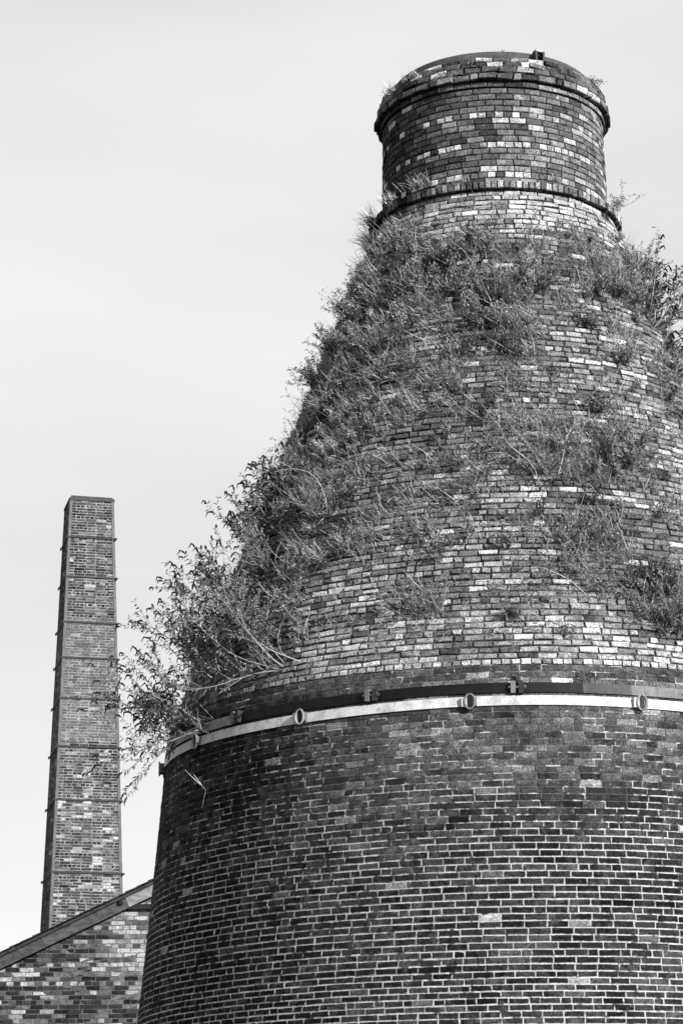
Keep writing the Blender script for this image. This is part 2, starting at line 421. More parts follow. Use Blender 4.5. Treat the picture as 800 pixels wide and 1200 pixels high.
def lathe(profile, mat, name, parent, seg=220, smooth=True):
    m = MB(); an = np.linspace(0, 2 * math.pi, seg, endpoint=False); n = len(profile)
    V = np.concatenate([KC + dirv(an) * r + np.array([0, 0, zz_]) for r, zz_ in profile])
    f = [(i * seg + j, i * seg + (j + 1) % seg, (i + 1) * seg + (j + 1) % seg, (i + 1) * seg + j) for i in range(n - 1) for j in range(seg)]
    m.add(V, f, .1)
    return m.build(name, mat, parent, loc=world_loc(parent), smooth=smooth)
lathe([(RAD(q) - .007, q) for q in np.linspace(0, 8.12, 40)] + [(RAD(8.12) - .03, 8.121)], M['drum_mortar'], 'drum_mortar', kiln)
lathe([(RAD(q) - .019, q) for q in np.linspace(8.10, 14.58, 30)] + [(1.53, 14.6), (1.53, 14.668), (1.58, 14.68), (1.60, 14.70), (1.60, 14.755), (1.57, 14.775), (1.40, 14.785)]
      + [(RAD(q) - .012, q) for q in np.linspace(14.81, 16.10, 6)] + [(1.41, 16.19), (1.46, 16.195), (1.495, 16.21), (1.485, 16.30), (1.46, 16.38), (1.42, 16.46), (1.39, CAPTOP - .012), (1.30, CAPTOP - .01)], M['cone_mortar'], 'cone_mortar', kiln)
cem = [(1.34, CAPTOP - .03), (1.33, CAPTOP + .0), (1.315, CAPTOP + .06), (1.30, CAPTOP + .125), (1.27, CAPTOP + .15), (1.16, CAPTOP + .155), (1.12, CAPTOP + .12), (1.10, 15.2), (1.10, 14.0)]
lathe(cem, M['cement'], 'cement_flaunching', kiln)
print('CAPTOP', CAPTOP)

# iron hoops: parts of the kiln, straps and clamps one level down
def arc_strap(m, t0, t1, z, h, out, thick, tone, seg_=.03, tilt=0.):
    n = max(2, int((t1 - t0) / seg_)); an = np.linspace(t0, t1, n + 1)
    zz_ = z + .010 * np.sin(an * 5 + z)
    Rr = RAD(zz_) + out
    rows = []
    for dz, dr in ((-h / 2, 0), (-h / 2, thick), (h / 2, thick - .004), (h / 2, 0)):
        rows.append(KC + dirv(an) * (Rr + dr - dz * .1)[:, None] + np.stack([0 * an, 0 * an, zz_ + dz], 1))
    V = np.stack(rows, 1).reshape(-1, 3); f = []
    for a in range(n):
        for b in range(4): f.append((a * 4 + b, (a + 1) * 4 + b, (a + 1) * 4 + (b + 1) % 4, a * 4 + (b + 1) % 4))
    f += [(0, 1, 2, 3), (n * 4 + 3, n * 4 + 2, n * 4 + 1, n * 4)]
    m.add(V, f, tone)
def frame(t, tilt=0.):
    return np.stack([tanv(t), -dirv(t), np.array([0, 0, 1.])])      # rows: x along the hoop, y inward, z up

# lower hoop, pale, with oval shackles
hoop = thing('iron_hoop', 'x', 'x', KC + np.array([0, 0, 7.70])); del hoop['label']; del hoop['category']; hoop.name = 'pale_iron_hoop'
hoop.parent = kiln; hoop.location = (0, 0, 7.70)
hoop['label'] = 'lower hoop, painted pale, with oval shackles'
SH = [-1.433, -1.008, -.570, -.097, .347, .80, 1.25]
SH = SH + [1.25 + .45 * j for j in range(1, 8)]
for j, t in enumerate(SH):
    t2 = SH[j + 1] if j + 1 < len(SH) else SH[0] + 2 * math.pi
    m = MB(); arc_strap(m, t + .004, t2 - .004, 7.697, .108, .006, .014, .50 if j % 3 else .44)
    m.build('strap', M['pale'], hoop, loc=on(t, 7.697))
    ax = frame(t)
    m = MB(); c = on(t, 7.697, .035)
    m.box(c - ax[0] * .042, (.032, .024, .052), .40, ax, .002)                    # pale block the strap ends in
    m.build('shackle_block', M['pale'], hoop, loc=c)
    m = MB(); P = []
    for q in range(17):
        a = q * 2 * math.pi / 16
        P.append(c + ax[0] * (.018 + .054 * math.cos(a)) - ax[1] * .030 + ax[2] * .082 * math.sin(a))
    m.tube(P, .011, .17 + .07 * (j % 3), 6); m.build('shackle', M['pale'], hoop, loc=c)
    m = MB(); m.box(c + ax[0] * .018 - ax[1] * .004, (.026, .024, .066), .012, ax)
    m.box(c + ax[0] * .066 - ax[1] * .0, (.022, .026, .050), .13, ax, .002)
    m.build('wedge', M['iron'], hoop, loc=c)
# upper hoop, black, with bolted clamps
hoop2 = thing('black_iron_hoop', 'x', 'x', KC); del hoop2['category']; hoop2['label'] = 'upper hoop, flat black strap with bolted clamps'
hoop2.parent = kiln; hoop2.location = (0, 0, 7.85)
CL = [-1.241, -.81, -.356, .028, .50, .95, 1.40]; CL = CL + [1.40 + .45 * j for j in range(1, 8)]
STN = [.24, .006, .005, .006, .12, .16, .06]
for j, t in enumerate(CL):
    t2 = CL[j + 1] if j + 1 < len(CL) else CL[0] + 2 * math.pi
    cut = [(t, t2, STN[j] if j < len(STN) else .02)]
    if j == 3: cut = [(t, .20, .006), (.20, .33, .05), (.33, t2, .13)]         # black paint worn back to grey iron
    for ta_, tb_, tn_ in cut:
        m = MB(); arc_strap(m, ta_, tb_, 7.842, .112, .008, .016, tn_)
        m.build('strap', M['iron'], hoop2, loc=on(ta_, 7.842))
    ax = frame(t); c = on(t, 7.846, .03); m = MB()
    m.box(c - ax[0] * .042, (.026, .045, .066), .14, ax); m.box(c + ax[0] * .042, (.026, .045, .066), .03, ax); m.box(c, (.018, .012, .045), .01, ax)
    m.build('clamp', M['iron'], hoop2, loc=c)
    m = MB()
    m.tube([c - ax[0] * .095 - ax[1] * .03, c + ax[0] * .105 - ax[1] * .03], .011, .12, 6); m.tube([c + ax[0] * .075 - ax[1] * .03, c + ax[0] * .092 - ax[1] * .03], .024, .10, 6)
    m.build('bolt', M['iron'], hoop2, loc=c)
# little iron bracket on the rim
c = KC + dirv(.456) * 1.345 + np.array([0, 0, CAPTOP + .055]); ax = frame(.456)
m = MB()
for s_ in (-1, 1): m.box(c + ax[0] * s_ * .052 + ax[1] * -.02, (.012, .05, .085), .03, ax)
m.box(c + ax[2] * .082 - ax[1] * .02, (.064, .05, .012), .32, ax); m.box(c - ax[2] * .075, (.05, .05, .010), .03, ax)
m.build('rim_bracket', M['iron'], kiln, loc=c)

# ------------------------------------------------------------------ square chimney
CX, CY, CT, CB = -6.76, 70.95, 21.92, 2.55
ROTC = math.radians(13)
EX = np.array([math.cos(ROTC), math.sin(ROTC), 0.]); EY = np.array([-math.sin(ROTC), math.cos(ROTC), 0.])
CC = np.array([CX, CY, 0.])
def cw(z): return (CB - .0635 * z) / 2
stack = thing('square_chimney', 'tall tapering square brick chimney with iron straps behind the gable', 'chimney', CC)
AR = [[], [], [], [], [], []]
z = 0.; i = 0
SL = .0306
while z < CT - .02:
    p = .0752; hw = cw(z + p / 2)
    for fi, (a, nrm) in enumerate(((EX, -EY), (EY, EX), (-EX, EY), (-EY, -EX))):
        unit = [.5] if (i % 4 == 0) else [1.]
        tot = 2 * hw - .10; nn = max(2, int(round(tot / (.232 * unit[0]))))
        w = np.full(nn, 1.) + rng.normal(0, .03, nn)
        if i % 2: w[0] *= .5; w[-1] *= .6
        w = w / w.sum() * tot; e = np.concatenate([[0], np.cumsum(w)]) - tot / 2; cx = (e[:-1] + e[1:]) / 2
        Nn = nrm + np.array([0, 0, SL]); Nn /= np.linalg.norm(Nn); U = np.cross(Nn, a); U *= np.sign(U[2])
        C = CC + nrm * hw + np.outer(cx, a) + np.array([0, 0, z + p / 2]) + nrm * rng.normal(0, .002, nn)[:, None]
        rowd = random.random() < (.45 if z > 17 else .2)
        tn = []
        for c_ in C:
            b = .052 * math.exp(random.gauss(0, .5)) * (1 + .6 * n3(c_[0] * .9 + fi, c_[2] * .5, 2))
            if rowd and random.random() < .6: b *= .45
            lime = n3(c_[0] * 3.4 + 9, c_[2] * 2.6, fi * 5.)
            if lime > .38 and z < 15 and random.random() < .75: b = random.uniform(.2, .42)
            elif random.random() < .03: b = .28
            if 15.3 < z < 18.6: b = b * .6 + .06
            tn.append(b)
        tn = np.array(tn); Tt = np.tile(a, (nn, 1)); Ut = np.tile(U, (nn, 1)); Nt = np.tile(Nn, (nn, 1))
        H = np.full(nn, p - .018); W = w - .018
        V = brick_arrays(C, Tt, Ut, Nt, W, H, .05, tn, .004, .002)
        for q, arr in enumerate((V, C, Nt, W, H, tn)): AR[q].append(arr)
    z += p; i += 1
V, C, Nn, W, H, tn = [np.concatenate(a) for a in AR]
emit_bricks(V, C, Nn, W, H, tn, stack, M['stack_brick'], 300, (C[:, 2] > 10.9) & (Nn @ -EY > .9))
def frustum(m, z0, z1, inset, tone, cap=True):
    P = []
    for zz_ in (z0, z1):
        h = cw(zz_) - inset
        P += [CC + EX * a * h + EY * b * h + np.array([0, 0, zz_]) for a, b in ((-1, -1), (1, -1), (1, 1), (-1, 1))]
    m.add(P, [(0, 1, 5, 4), (1, 2, 6, 5), (2, 3, 7, 6), (3, 0, 4, 7), (4, 5, 6, 7)], tone)
m = MB(); frustum(m, 0, CT - .03, .005, .1); m.build('mortar', M['stack_mortar'], stack, loc=CC)
m = MB()
for zz_, o_, h_ in ((CT - .02, -.0, .05), (CT + .045, -.045, .045)):
    h = cw(zz_) + .02 + o_
    m.box(CC + np.array([0, 0, zz_]), (h, h, h_ / 1.4), .06, np.stack([EX, EY, np.array([0, 0, 1.])]), .004)
m.build('cap_slab', M['cement'], stack, loc=CC + np.array([0, 0, CT]))
for a, b in ((-1, -1), (1, -1), (1, 1), (-1, 1)):           # iron angles up the four corners
    m = MB(); P0, P1 = [CC + EX * a * (cw(q) + .006) + EY * b * (cw(q) + .006) + np.array([0, 0, q]) for q in (0, CT - .03)]
    up = (P1 - P0) / np.linalg.norm(P1 - P0)
    L_ = np.linalg.norm(P1 - P0) / 2; mid_ = (P0 + P1) / 2
    m.box(mid_ - EX * a * .035, (.035, .005, L_), .10, np.stack([EX, EY, up])); m.box(mid_ - EY * b * .035, (.005, .035, L_), .10, np.stack([EX, EY, up]))
    m.build('corner_angle', M['iron'], stack, loc=P0)
for zz_ in (20.84, 19.75, 18.51, 17.55, 16.46, 15.18, 13.78, 11.9, 9.6, 7, 4):
    h = cw(zz_) - .02
    for s_, a, b in ((-1, EX, EY), (1, EX, EY)):
        m = MB(); c = CC + np.array([0, 0, zz_]) + EY * s_ * (h + .035)
        m.box(c, (h + .075, .014, .020), .03, np.stack([EX, EY, np.array([0, 0, 1.])])); m.build('strap', M['iron'], stack, loc=c)
    for s_ in (-1, 1):
        m = MB(); c = CC + np.array([0, 0, zz_ - .02]) + EX * s_ * (h + .055)
        m.tube([c - EY * (h + .12), c + EY * (h + .12)], .017, .10, 6); m.build('tie_rod', M['iron'], stack, loc=c)
        m = MB()
        for e_ in (-1, 1): m.box(c + EY * e_ * (h + .10), (.022, .02, .022), .03, np.stack([EX, EY, np.array([0, 0, 1.])]))
        m.build('nut', M['iron'], stack, loc=c)

# ------------------------------------------------------------------ gabled shed
GY = 46.0; RIDGE_X, X0, X1 = -1.7, -13.0, 6.5; SLP = .472
def roofz(x): return 7.01 + SLP * ((x if x < RIDGE_X else 2 * RIDGE_X - x) + 5.73)
shed = thing('gabled_shed', 'low gabled brick shed of patchy bricks with weathered bargeboard, below chimney', 'shed', (RIDGE_X, GY, 0))
AR = [[], [], [], [], [], []]
z = 0.; i = 0
while z < roofz(RIDGE_X) - .3:
    p = .0765
    e = X0 + rng.uniform(0, .1); hd = i % 4 == 1
    rowt = random.gauss(0, .22); edges = []
    while e < X1:
        w = (.235 if not (hd or random.random() < .12) else .118) + random.gauss(0, .004)
        if roofz(e + w / 2) - .17 > z + p: edges.append((e, w))
        e += w
    if edges:
        cx = np.array([a + b / 2 for a, b in edges]); W = np.array([b for a, b in edges]) - .010; nn = len(cx)
        C = np.stack([cx, np.full(nn, GY) + rng.normal(0, .002, nn), np.full(nn, z + p / 2) + rng.normal(0, .001, nn)], 1)
        tn = []
        for c_ in C:
            r = random.random() + rowt * .5 + .25 * n3(c_[0] * .8, c_[2] * 1.2, 5)
            pale = math.exp(-((c_[0] + 3.55) / .55) ** 2 - ((c_[2] - 7.1) / .7) ** 2)
            r += .7 * pale
            tn.append(random.uniform(.010, .03) if r < .42 else (random.uniform(.035, .12) if r < .82 else random.uniform(.17, .36)))
        tn = np.array(tn)
        Tt = np.tile([1., 0, 0], (nn, 1)); Ut = np.tile([0, 0, 1.], (nn, 1)); Nt = np.tile([0, -1., 0], (nn, 1))
        H = np.full(nn, p - .0095)
        V = brick_arrays(C, Tt, Ut, Nt, W, H, .05, tn, .004, .0018)
        for q, arr in enumerate((V, C, Nt, W, H, tn)): AR[q].append(arr)
    z += p; i += 1
V, C, Nn, W, H, tn = [np.concatenate(a) for a in AR]
emit_bricks(V, C, Nn, W, H, tn, shed, M['wall_brick'], 300, C[:, 0] < -3.0)
m = MB()
zl, zr, zrid = roofz(X0) - .12, roofz(X1) - .12, roofz(RIDGE_X) - .12
yb = GY + 9
P = [(X0, GY + .004, 0), (X1, GY + .004, 0), (X1, GY + .004, zr), (RIDGE_X, GY + .004, zrid), (X0, GY + .004, zl)]
P += [(a, yb, c) for a, b, c in P]
m.add(P, [(0, 1, 2, 3), (5, 8, 7, 6), (0, 5, 6, 1), (1, 6, 7, 2), (0, 4, 9, 5)], .1)
m.more([(0, 3, 4), (5, 9, 8)])
m.build('mortar', M['wall_mortar'], shed, loc=(RIDGE_X, GY, 0))
for s_ in (-1, 1):                                          # roof slope with slates showing at the verge
    xa, xb = (X0 - .3, RIDGE_X) if s_ < 0 else (X1 + .3, RIDGE_X)
    za, zb_ = roofz(xa), roofz(xb)
    m = MB(); P = [(xa, GY - .16, za), (xb, GY - .16, zb_), (xb, yb + .2, zb_), (xa, yb + .2, za)]
    P2 = [(a, b, c - .05) for a, b, c in P]
    m.add(P + P2, [(0, 1, 2, 3), (7, 6, 5, 4), (0, 4, 5, 1), (1, 5, 6, 2), (2, 6, 7, 3), (3, 7, 4, 0)], .05)
    m.build('roof', M['slate'], shed, loc=(xb, GY, zb_))
    L_ = math.hypot(xb - xa, zb_ - za); d_ = np.array([xb - xa, 0, zb_ - za]) / L_
    up = np.cross(d_, [0, 1, 0]); up = up if up[2] > 0 else -up
    nsl = int(L_ / .21)
    for q in range(nsl):
        c = np.array([xa, GY - .10, za]) + d_ * (q + .5) * L_ / nsl + up * (.015 + random.uniform(0, .008))
        dd = d_ + up * (-.045); dd /= np.linalg.norm(dd)
        m = MB(); m.box(c, (.15, .11 + random.uniform(-.012, .012), .006), .05, np.stack([dd, np.array([0, 1, 0.]), np.cross(dd, [0, 1, 0])]), .002)
        m.build('slate', M['slate'], shed, loc=c)
    cuts = [0, .22, .42, .56, .71, .83, 1.0] if s_ < 0 else [0, .3, .65, 1.]
    for q in range(len(cuts) - 1):                          # bargeboards, one by one
        a, b = cuts[q] * L_ + .004, cuts[q + 1] * L_ - .004
        c = np.array([xa, GY - .085, za]) + d_ * (a + b) / 2 - up * (.118 + random.uniform(-.004, .004))
        m = MB(); m.box(c, ((b - a) / 2, .025 + .003 * (q % 2), .102), (.055, .07, .05, .06, .07, .20)[q], np.stack([d_, np.array([0, 1, 0.]), up]), .003)
        m.build('bargeboard', M['board'], shed, loc=c)
m = MB(); m.box((-3.30, GY - .02, 7.80), (.30, .05, .042), .02); m.build('dark_lintel', M['iron'], shed, loc=(-3.3, GY, 7.8))
m = MB(); m.box((-3.72, GY - .13, 7.86), (.03, .03, .03), .015); m.build('bolt', M['iron'], shed, loc=(-3.72, GY - .13, 7.86))

# ------------------------------------------------------------------ vegetation
def unit(v): v = np.asarray(v, float); return v / (np.linalg.norm(v) + 1e-9)
def grow(p, d, length, n, up, wob, R):
    """a stem as points: bends towards the light and wanders"""
    P = [np.array(p, float)]; d = unit(d); st = length / n
    drift = R.normal(0, 1, 3)
    for _ in range(n):
        drift = drift * .7 + R.normal(0, .7, 3)
        d = unit(d + np.array([0, 0, up]) * .12 + drift * wob * .12)
        P.append(P[-1] + d * st)
    return np.array(P)
class Leaves:
    def __init__(s): s.p = []; s.d = []; s.l = []; s.w = []; s.t = []
    def put(s, p, d, l, w, t): s.p.append(p); s.d.append(d); s.l.append(l); s.w.append(w); s.t.append(t)
    def mesh(s, R):
        m = MB()
        if not s.p: return m
        p, d = np.array(s.p), np.array(s.d); l, w, t = np.array(s.l)[:, None], np.array(s.w)[:, None], np.array(s.t)
        d /= np.linalg.norm(d, axis=1)[:, None] + 1e-9
        side = np.cross(d, R.normal(0, 1, d.shape) * .6 + np.array([0, 0, 1.])); side /= np.linalg.norm(side, axis=1)[:, None] + 1e-9
        nn = np.cross(side, d)
        mid = p + d * l * .45
        tip = p + d * l - nn * l * .12
        a, b = mid + side * w / 2 + nn * w * .18, mid - side * w / 2 + nn * w * .18
        V = np.stack([p, a, tip, b], 1).reshape(-1, 3); k_ = np.arange(len(p))[:, None] * 4
        m.add(V, np.concatenate([k_ + np.array([[0, 1, 2]]), k_ + np.array([[0, 2, 3]])]), np.repeat(t, 4))
        return m
COUNT = [0]
def make_plant(name, t, z, kind, size, label, cat, lean=0., seed=None, out=None, group=None):
    COUNT[0] += 1
    R = np.random.default_rng(100 + COUNT[0] if seed is None else seed)
    base = on(t, z, -.01) if out is None else on(t, z, out)
    N_, T_, Z_ = dirv(t), tanv(t), np.array([0, 0, 1.])
    root = thing(name, label, cat, base, group)
    st, lf, sp = MB(), Leaves(), MB()
    def leafy(P, l, w, tn, step, start=.25, droop=.35):
        seg = np.linalg.norm(np.diff(P, axis=0), axis=1); tot = seg.sum(); cum = np.concatenate([[0], np.cumsum(seg)])
        s = start * tot
        while s < tot:
            i = min(len(P) - 2, np.searchsorted(cum, s) - 1); f_ = (s - cum[i]) / (seg[i] + 1e-9)
            q = P[i] + (P[i + 1] - P[i]) * f_; dd = unit(P[i + 1] - P[i])
            for _ in range(2):
                sd = unit(np.cross(dd, R.normal(0, 1, 3)))
                lf.put(q, sd * .8 + dd * .55 - Z_ * droop * R.uniform(.2, 1.4), l * R.uniform(.55, 1.25), w * R.uniform(.7, 1.2), tn * math.exp(R.normal(0, .4)))
            s += step * R.uniform(.6, 1.5)
    if kind in ('bush', 'lowbush'):                          # tall leafy shrub with drooping leaves and dry flower spikes
        ns = int(10 + 5 * size)
        for j in range(ns):
            low_ = kind == 'lowbush'
            d = N_ * R.uniform(.45, 1.1) + T_ * (R.normal(0, .55) + lean) + Z_ * (R.uniform(-.45, .9) if low_ else R.uniform(.1, 1.2))
            L0 = size * R.uniform(.45, 1.15)
            P = grow(base + T_ * R.normal(0, .13) + Z_ * R.normal(0, .05), d, L0, 12, .5 if low_ else .85, 1.1 if low_ else .85, R)
            st.tube(P, np.linspace(.0085, .0022, len(P)) * R.uniform(.5, 1.15), R.choice([.42, .3, .12]), 4)
            leafy(P, .07, .017, .20, .06, .55)
            for q in range(int(5 + 5 * R.random())):
                i = R.integers(3, len(P) - 1)
                d2 = unit(P[i] - P[i - 1]) + R.normal(0, .5, 3) + Z_ * .2
                B = grow(P[i], d2, size * R.uniform(.10, .42), 6, .7, 1.0, R)
                st.tube(B, np.linspace(.004, .0018, len(B)), .2, 3)
                leafy(B, .066, .021, .22 if R.random() < .7 else .06, .036, .35)
                if R.random() < .6:
                    dd = unit(B[-1] - B[-2]); L_ = R.uniform(.05, .11)
                    S = [B[-1], B[-1] + dd * L_ * .4 - Z_ * .004, B[-1] + unit(dd - Z_ * .35) * L_ * .8, B[-1] + unit(dd - Z_ * .9) * L_]
                    sp.tube(S, [.005, .013, .011, .003], .02 * math.exp(R.normal(0, .3)), 5)
            dd = unit(P[-1] - P[-2])
            S = [P[-1], P[-1] + dd * .04, P[-1] + unit(dd - Z_ * .3) * .09, P[-1] + unit(dd - Z_ * .8) * .12]
            sp.tube(S, [.005, .013, .010, .003], .02, 5)
    elif kind == 'leafy':                       # compact bushy plant
        for j in range(int(14 + 16 * size)):
            d = N_ * R.uniform(.3, 1.) + T_ * (R.normal(0, .7) + lean) + Z_ * R.uniform(.0, 1.2)
            P = grow(base + T_ * R.normal(0, .06 * size) + Z_ * R.normal(0, .05 * size), d, size * R.uniform(.4, 1.05), 6, .6, .8, R)
            st.tube(P, np.linspace(.005, .002, len(P)), .22 * math.exp(R.normal(0, .3)), 3)
            leafy(P, .040, .018, .20 if R.random() < .65 else .05, .024, .15, .2)
            for q in range(3):
                i = R.integers(1, len(P) - 1); B = grow(P[i], unit(P[i] - P[i - 1]) + R.normal(0, .7, 3), size * R.uniform(.15, .35), 4, .6, .8, R)
                st.tube(B, .0018, .2, 3); leafy(B, .036, .017, .22 if R.random() < .65 else .05, .024, .1, .2)
    elif kind == 'twig':                        # mostly bare pale stems in a fan
        for j in range(int(9 + 12 * size)):
            d = N_ * R.uniform(.1, .7) + T_ * (R.normal(0, .5) + lean) + Z_ * R.uniform(.2, 1.1)
            P = grow(base + T_ * R.normal(0, .11 * size) + Z_ * abs(R.normal(0, .12 * size)) - N_ * .02, d, size * min(1.15, .25 + R.exponential(.35)), 9, .3, 1.5, R)
            st.tube(P, np.linspace(.005, .0014, len(P)) * R.uniform(.5, 1.1), R.choice([.42, .30, .2, .09]), 3)
            leafy(P, .032, .012, .20, .05, .25, .2)
            for q in range(4):
                i = R.integers(1, len(P) - 1); B = grow(P[i], unit(P[i] - P[i - 1]) + R.normal(0, .5, 3), size * R.uniform(.08, .32), 5, .3, 1.4, R)
                st.tube(B, .0018, .28, 3); leafy(B, .03, .013, .20 if R.random() < .7 else .05, .03, .2, .2)
    elif kind == 'grass':
        for j in range(int(90 * size / .25)):
            b = base + T_ * R.normal(0, size * .45) + N_ * R.uniform(0, .06)
            d = N_ * R.uniform(.1, .9) + T_ * (R.normal(0, .5) + lean) + Z_ * R.uniform(.3, 1.1)
            P = grow(b, d, size * R.uniform(.4, 1.1), 4, -.8, .5, R)
            st.tube(P, np.linspace(.004, .0012, len(P)), .25 * math.exp(R.normal(0, .5)), 3)
    elif kind == 'straw':
        for dv, ln, upb in ((-T_ * .75 + Z_ * .8 + N_ * .35, .42, .0), (-T_ * .65 + Z_ * .75 + N_ * .3, .30, 0), (-T_ * .25 - Z_ * 1.0 + N_ * .2, .34, -.2)):
            P = grow(base, dv, ln * size, 6, upb, .3, R); st.tube(P, np.linspace(.007, .002, len(P)), .5, 4)
    stem = st.build('stem', M['stem'], root, loc=base) if st.n else None
    if lf.p: lf.mesh(R).build('foliage', M['leaf'], root, loc=base, kind='stuff')
    if sp.n: sp.build('flower_spikes', M['stem'], root, loc=base, kind='stuff')
    return root

G = 'shrubs and weeds rooted in the kiln brickwork'
PLANTS = [
 # theta, z, kind, size, lean, label
 (-.966, 7.86, 'lowbush', 1.35, -.35, 'spiky leafy bush at far left reaching past the chimney edge, rooted at the hoops'),
 (-1.20, 7.98, 'lowbush', .95, -.1, 'dark tangled bush on the left shoulder edge just above the hoops'),
 (-.701, 8.39, 'bush', 1.35, -.75, 'big bush with thick pale stems on the ledge where the dark courses begin'),
 (-.86, 8.42, 'bush', 1.15, -.45, 'dense leafy bush just left of the pale stemmed big bush'),
 (-1.02, 8.50, 'bush', 1.15, -.3, 'leafy bush leaning over the left edge above the shoulder, tips drooping'),
 (-1.05, 9.20, 'bush', .95, -.1, 'tall bush with tips against the sky halfway up the lower left edge'),
 (-.90, 9.00, 'leafy', .65, -.3, 'leafy clump behind the big bush, nearer the bricks'),
 (-1.05, 10.15, 'bush', .72, -.1, 'slender leafy bush with upright spikes on left edge, level with chimney top'),
 (-.93, 9.75, 'twig', .75, -.2, 'pale twiggy weed on left flank below the upright spikes'),
 (-1.03, 10.85, 'bush', .55, -.35, 'small bush poking a drooping spray left into the sky'),
 (-.98, 11.0, 'twig', .60, .0, 'pale twigs inside the left edge beside the drooping spray'),
 (-1.10, 11.45, 'twig', .45, -.3, 'thin bare twigs feathering the left edge at mid cone'),
 (-.95, 11.9, 'twig', .55, -.2, 'twiggy weed in shade just inside the left edge at mid cone'),
 (-1.12, 12.35, 'leafy', .45, -.2, 'round leafy plant bulging from the upper left edge'),
 (-1.02, 12.75, 'leafy', .50, -.2, 'leafy plant above the round one on the upper left edge'),
 (-1.00, 13.15, 'leafy', .42, -.1, 'bushy plant on the left edge where the cone narrows'),
 (-.92, 13.55, 'leafy', .42, -.2, 'small bushy plant high on the left edge below the ledge'),
 (-.895, 13.95, 'twig', .40, -.2, 'bleached grassy tangle just under the left end of the ledge'),
 (-.179, 13.15, 'leafy', .42, 0., 'dark leafy clump in the middle of the upper cone'),
 (-.007, 12.95, 'leafy', .45, 0., 'dark bush right of the middle clump on the upper cone'),
 (.202, 13.1, 'leafy', .38, .1, 'small bush at the right end of the dark row on the upper cone'),
 (-.339, 13.62, 'leafy', .34, 0., 'pale grassy plant highest of the growth over the middle'),
 (-.50, 13.25, 'leafy', .42, -.1, 'leafy mound left of centre on the upper cone'),
 (.029, 12.22, 'leafy', .30, 0., 'small dark plant hanging alone below the upper row of bushes'),
 (.507, 13.98, 'twig', .26, 0., 'little dark tuft on clean bricks under the ledge, right side'),
 (1.10, 13.0, 'bush', .85, .35, 'large airy bush standing out from the right edge of the cone'),
 (1.169, 13.75, 'leafy', .60, .3, 'bush at the top right edge below the ledge'),
 (1.15, 12.45, 'bush', .65, .3, 'lower bush on the right edge, cut by the picture border'),
 (.92, 13.2, 'twig', .45, .2, 'twiggy weed just inside the right edge bushes'),
 (1.30, 14.78, 'twig', .42, .4, 'wispy twigs springing from the right end of the ledge'),
 (1.10, 16.42, 'twig', .26, .5, 'bare wisp of twigs on the right of the top rim'),
 (-1.02, 16.36, 'grass', .17, -.1, 'grass tuft hanging over the left of the top rim'),
 (-.74, 16.42, 'grass', .14, 0., 'low moss and grass creeping along the rim beside the hanging tuft'),
 (-.15, 16.40, 'leafy', .10, 0., 'mossy growth over the rim bricks near the middle of the rim'),
 (-.63, 14.84, 'grass', .21, .1, 'long pale grass sweeping along the ledge, left of centre'),
 (-1.35, 14.79, 'grass', .26, -.3, 'grass bristling from the left end of the ledge'),
 (-1.42, 14.50, 'grass', .30, -.3, 'coarse grass hanging from the joints right below the left end of the ledge'),
 (-.25, 14.80, 'grass', .10, 0., 'thin line of grass on the ledge just left of its middle'),
 (-.95, 14.83, 'grass', .16, -.2, 'short grass on the ledge between long grass and its left end'),
 (.50, 14.82, 'grass', .12, 0., 'low mossy grass on the ledge, right of centre'),
 (.149, 10.42, 'twig', 1.20, .05, 'wide fan of bare stems rising from one root, centre right of cone'),
 (-.199, 8.72, 'twig', .62, -.1, 'sparse weed with one long leaning stick low on the cone'),
 (-.125, 10.30, 'twig', .42, 0., 'thin upright weed left of the big fan of stems'),
 (.022, 8.67, 'leafy', .20, 0., 'tiny dark plant on the pale lowest bricks of the cone'),
 (.251, 8.95, 'twig', .85, .1, 'tall wispy weed low on the cone, right of the tiny plant'),
 (.198, 9.32, 'twig', .50, .3, 'short weed with leaning pale stick, behind the wispy one'),
 (.495, 8.60, 'leafy', .62, .15, 'dark leafy bush low at the right border above the pale bricks'),
 (.517, 10.6, 'twig', .70, .1, 'scraggy weed at mid height near the right border'),
 (-.529, 9.64, 'twig', .42, 0., 'straggling weed right of the big left bushes'),
 (-.72, 10.2, 'twig', .85, -.15, 'long pale stems sweeping up left above the big bushes'),
 (-.604, 12.0, 'twig', .75, -.1, 'pale stalks crossing the left of the upper cone'),
 (-.512, 12.5, 'leafy', .36, -.1, 'leafy weed above the pale crossing stalks'),
 (-.75, 12.6, 'leafy', .45, -.3, 'dark shaded thicket inside the upper left edge'),
 (.618, 12.2, 'leafy', .30, .1, 'small leafy weed on the upper right of the cone'),
 (.495, 12.65, 'leafy', .26, 0., 'dark sprig between right edge bush and middle row'),
 (.162, 8.45, 'twig', .20, .2, 'tiny sprig with a straw on the lowest pale course'),
 (-.618, 8.60, 'twig', .42, .1, 'low pale sprig beside the trunk of the big left bush'),
 (.207, 7.90, 'twig', .20, .3, 'sprig caught in front of the black hoop, right of centre'),
 (.028, 7.93, 'leafy', .08, 0., 'little tuft on top of the centre clamp of the black hoop'),
 (.592, 10.0, 'twig', .55, .1, 'weed near the right border, below the scraggy one'),
 (.426, 11.45, 'leafy', .30, 0., 'leafy weed above the scraggy one, right of the fan'),
 (-.242, 11.75, 'twig', .50, 0., 'thin weed in the middle of the cone left of the fan top'),
 (-.563, 10.7, 'twig', .55, -.1, 'bright wiry weed left of centre at mid cone'),
 (.85, 16.36, 'grass', .08, .1, 'scrap of moss and grass on the right of the rim'),
]
NAMES = {'lowbush': 'shrub', 'bush': 'shrub', 'leafy': 'leafy_plant', 'twig': 'twiggy_weed', 'grass': 'grass_tuft', 'straw': 'dry_stalk'}
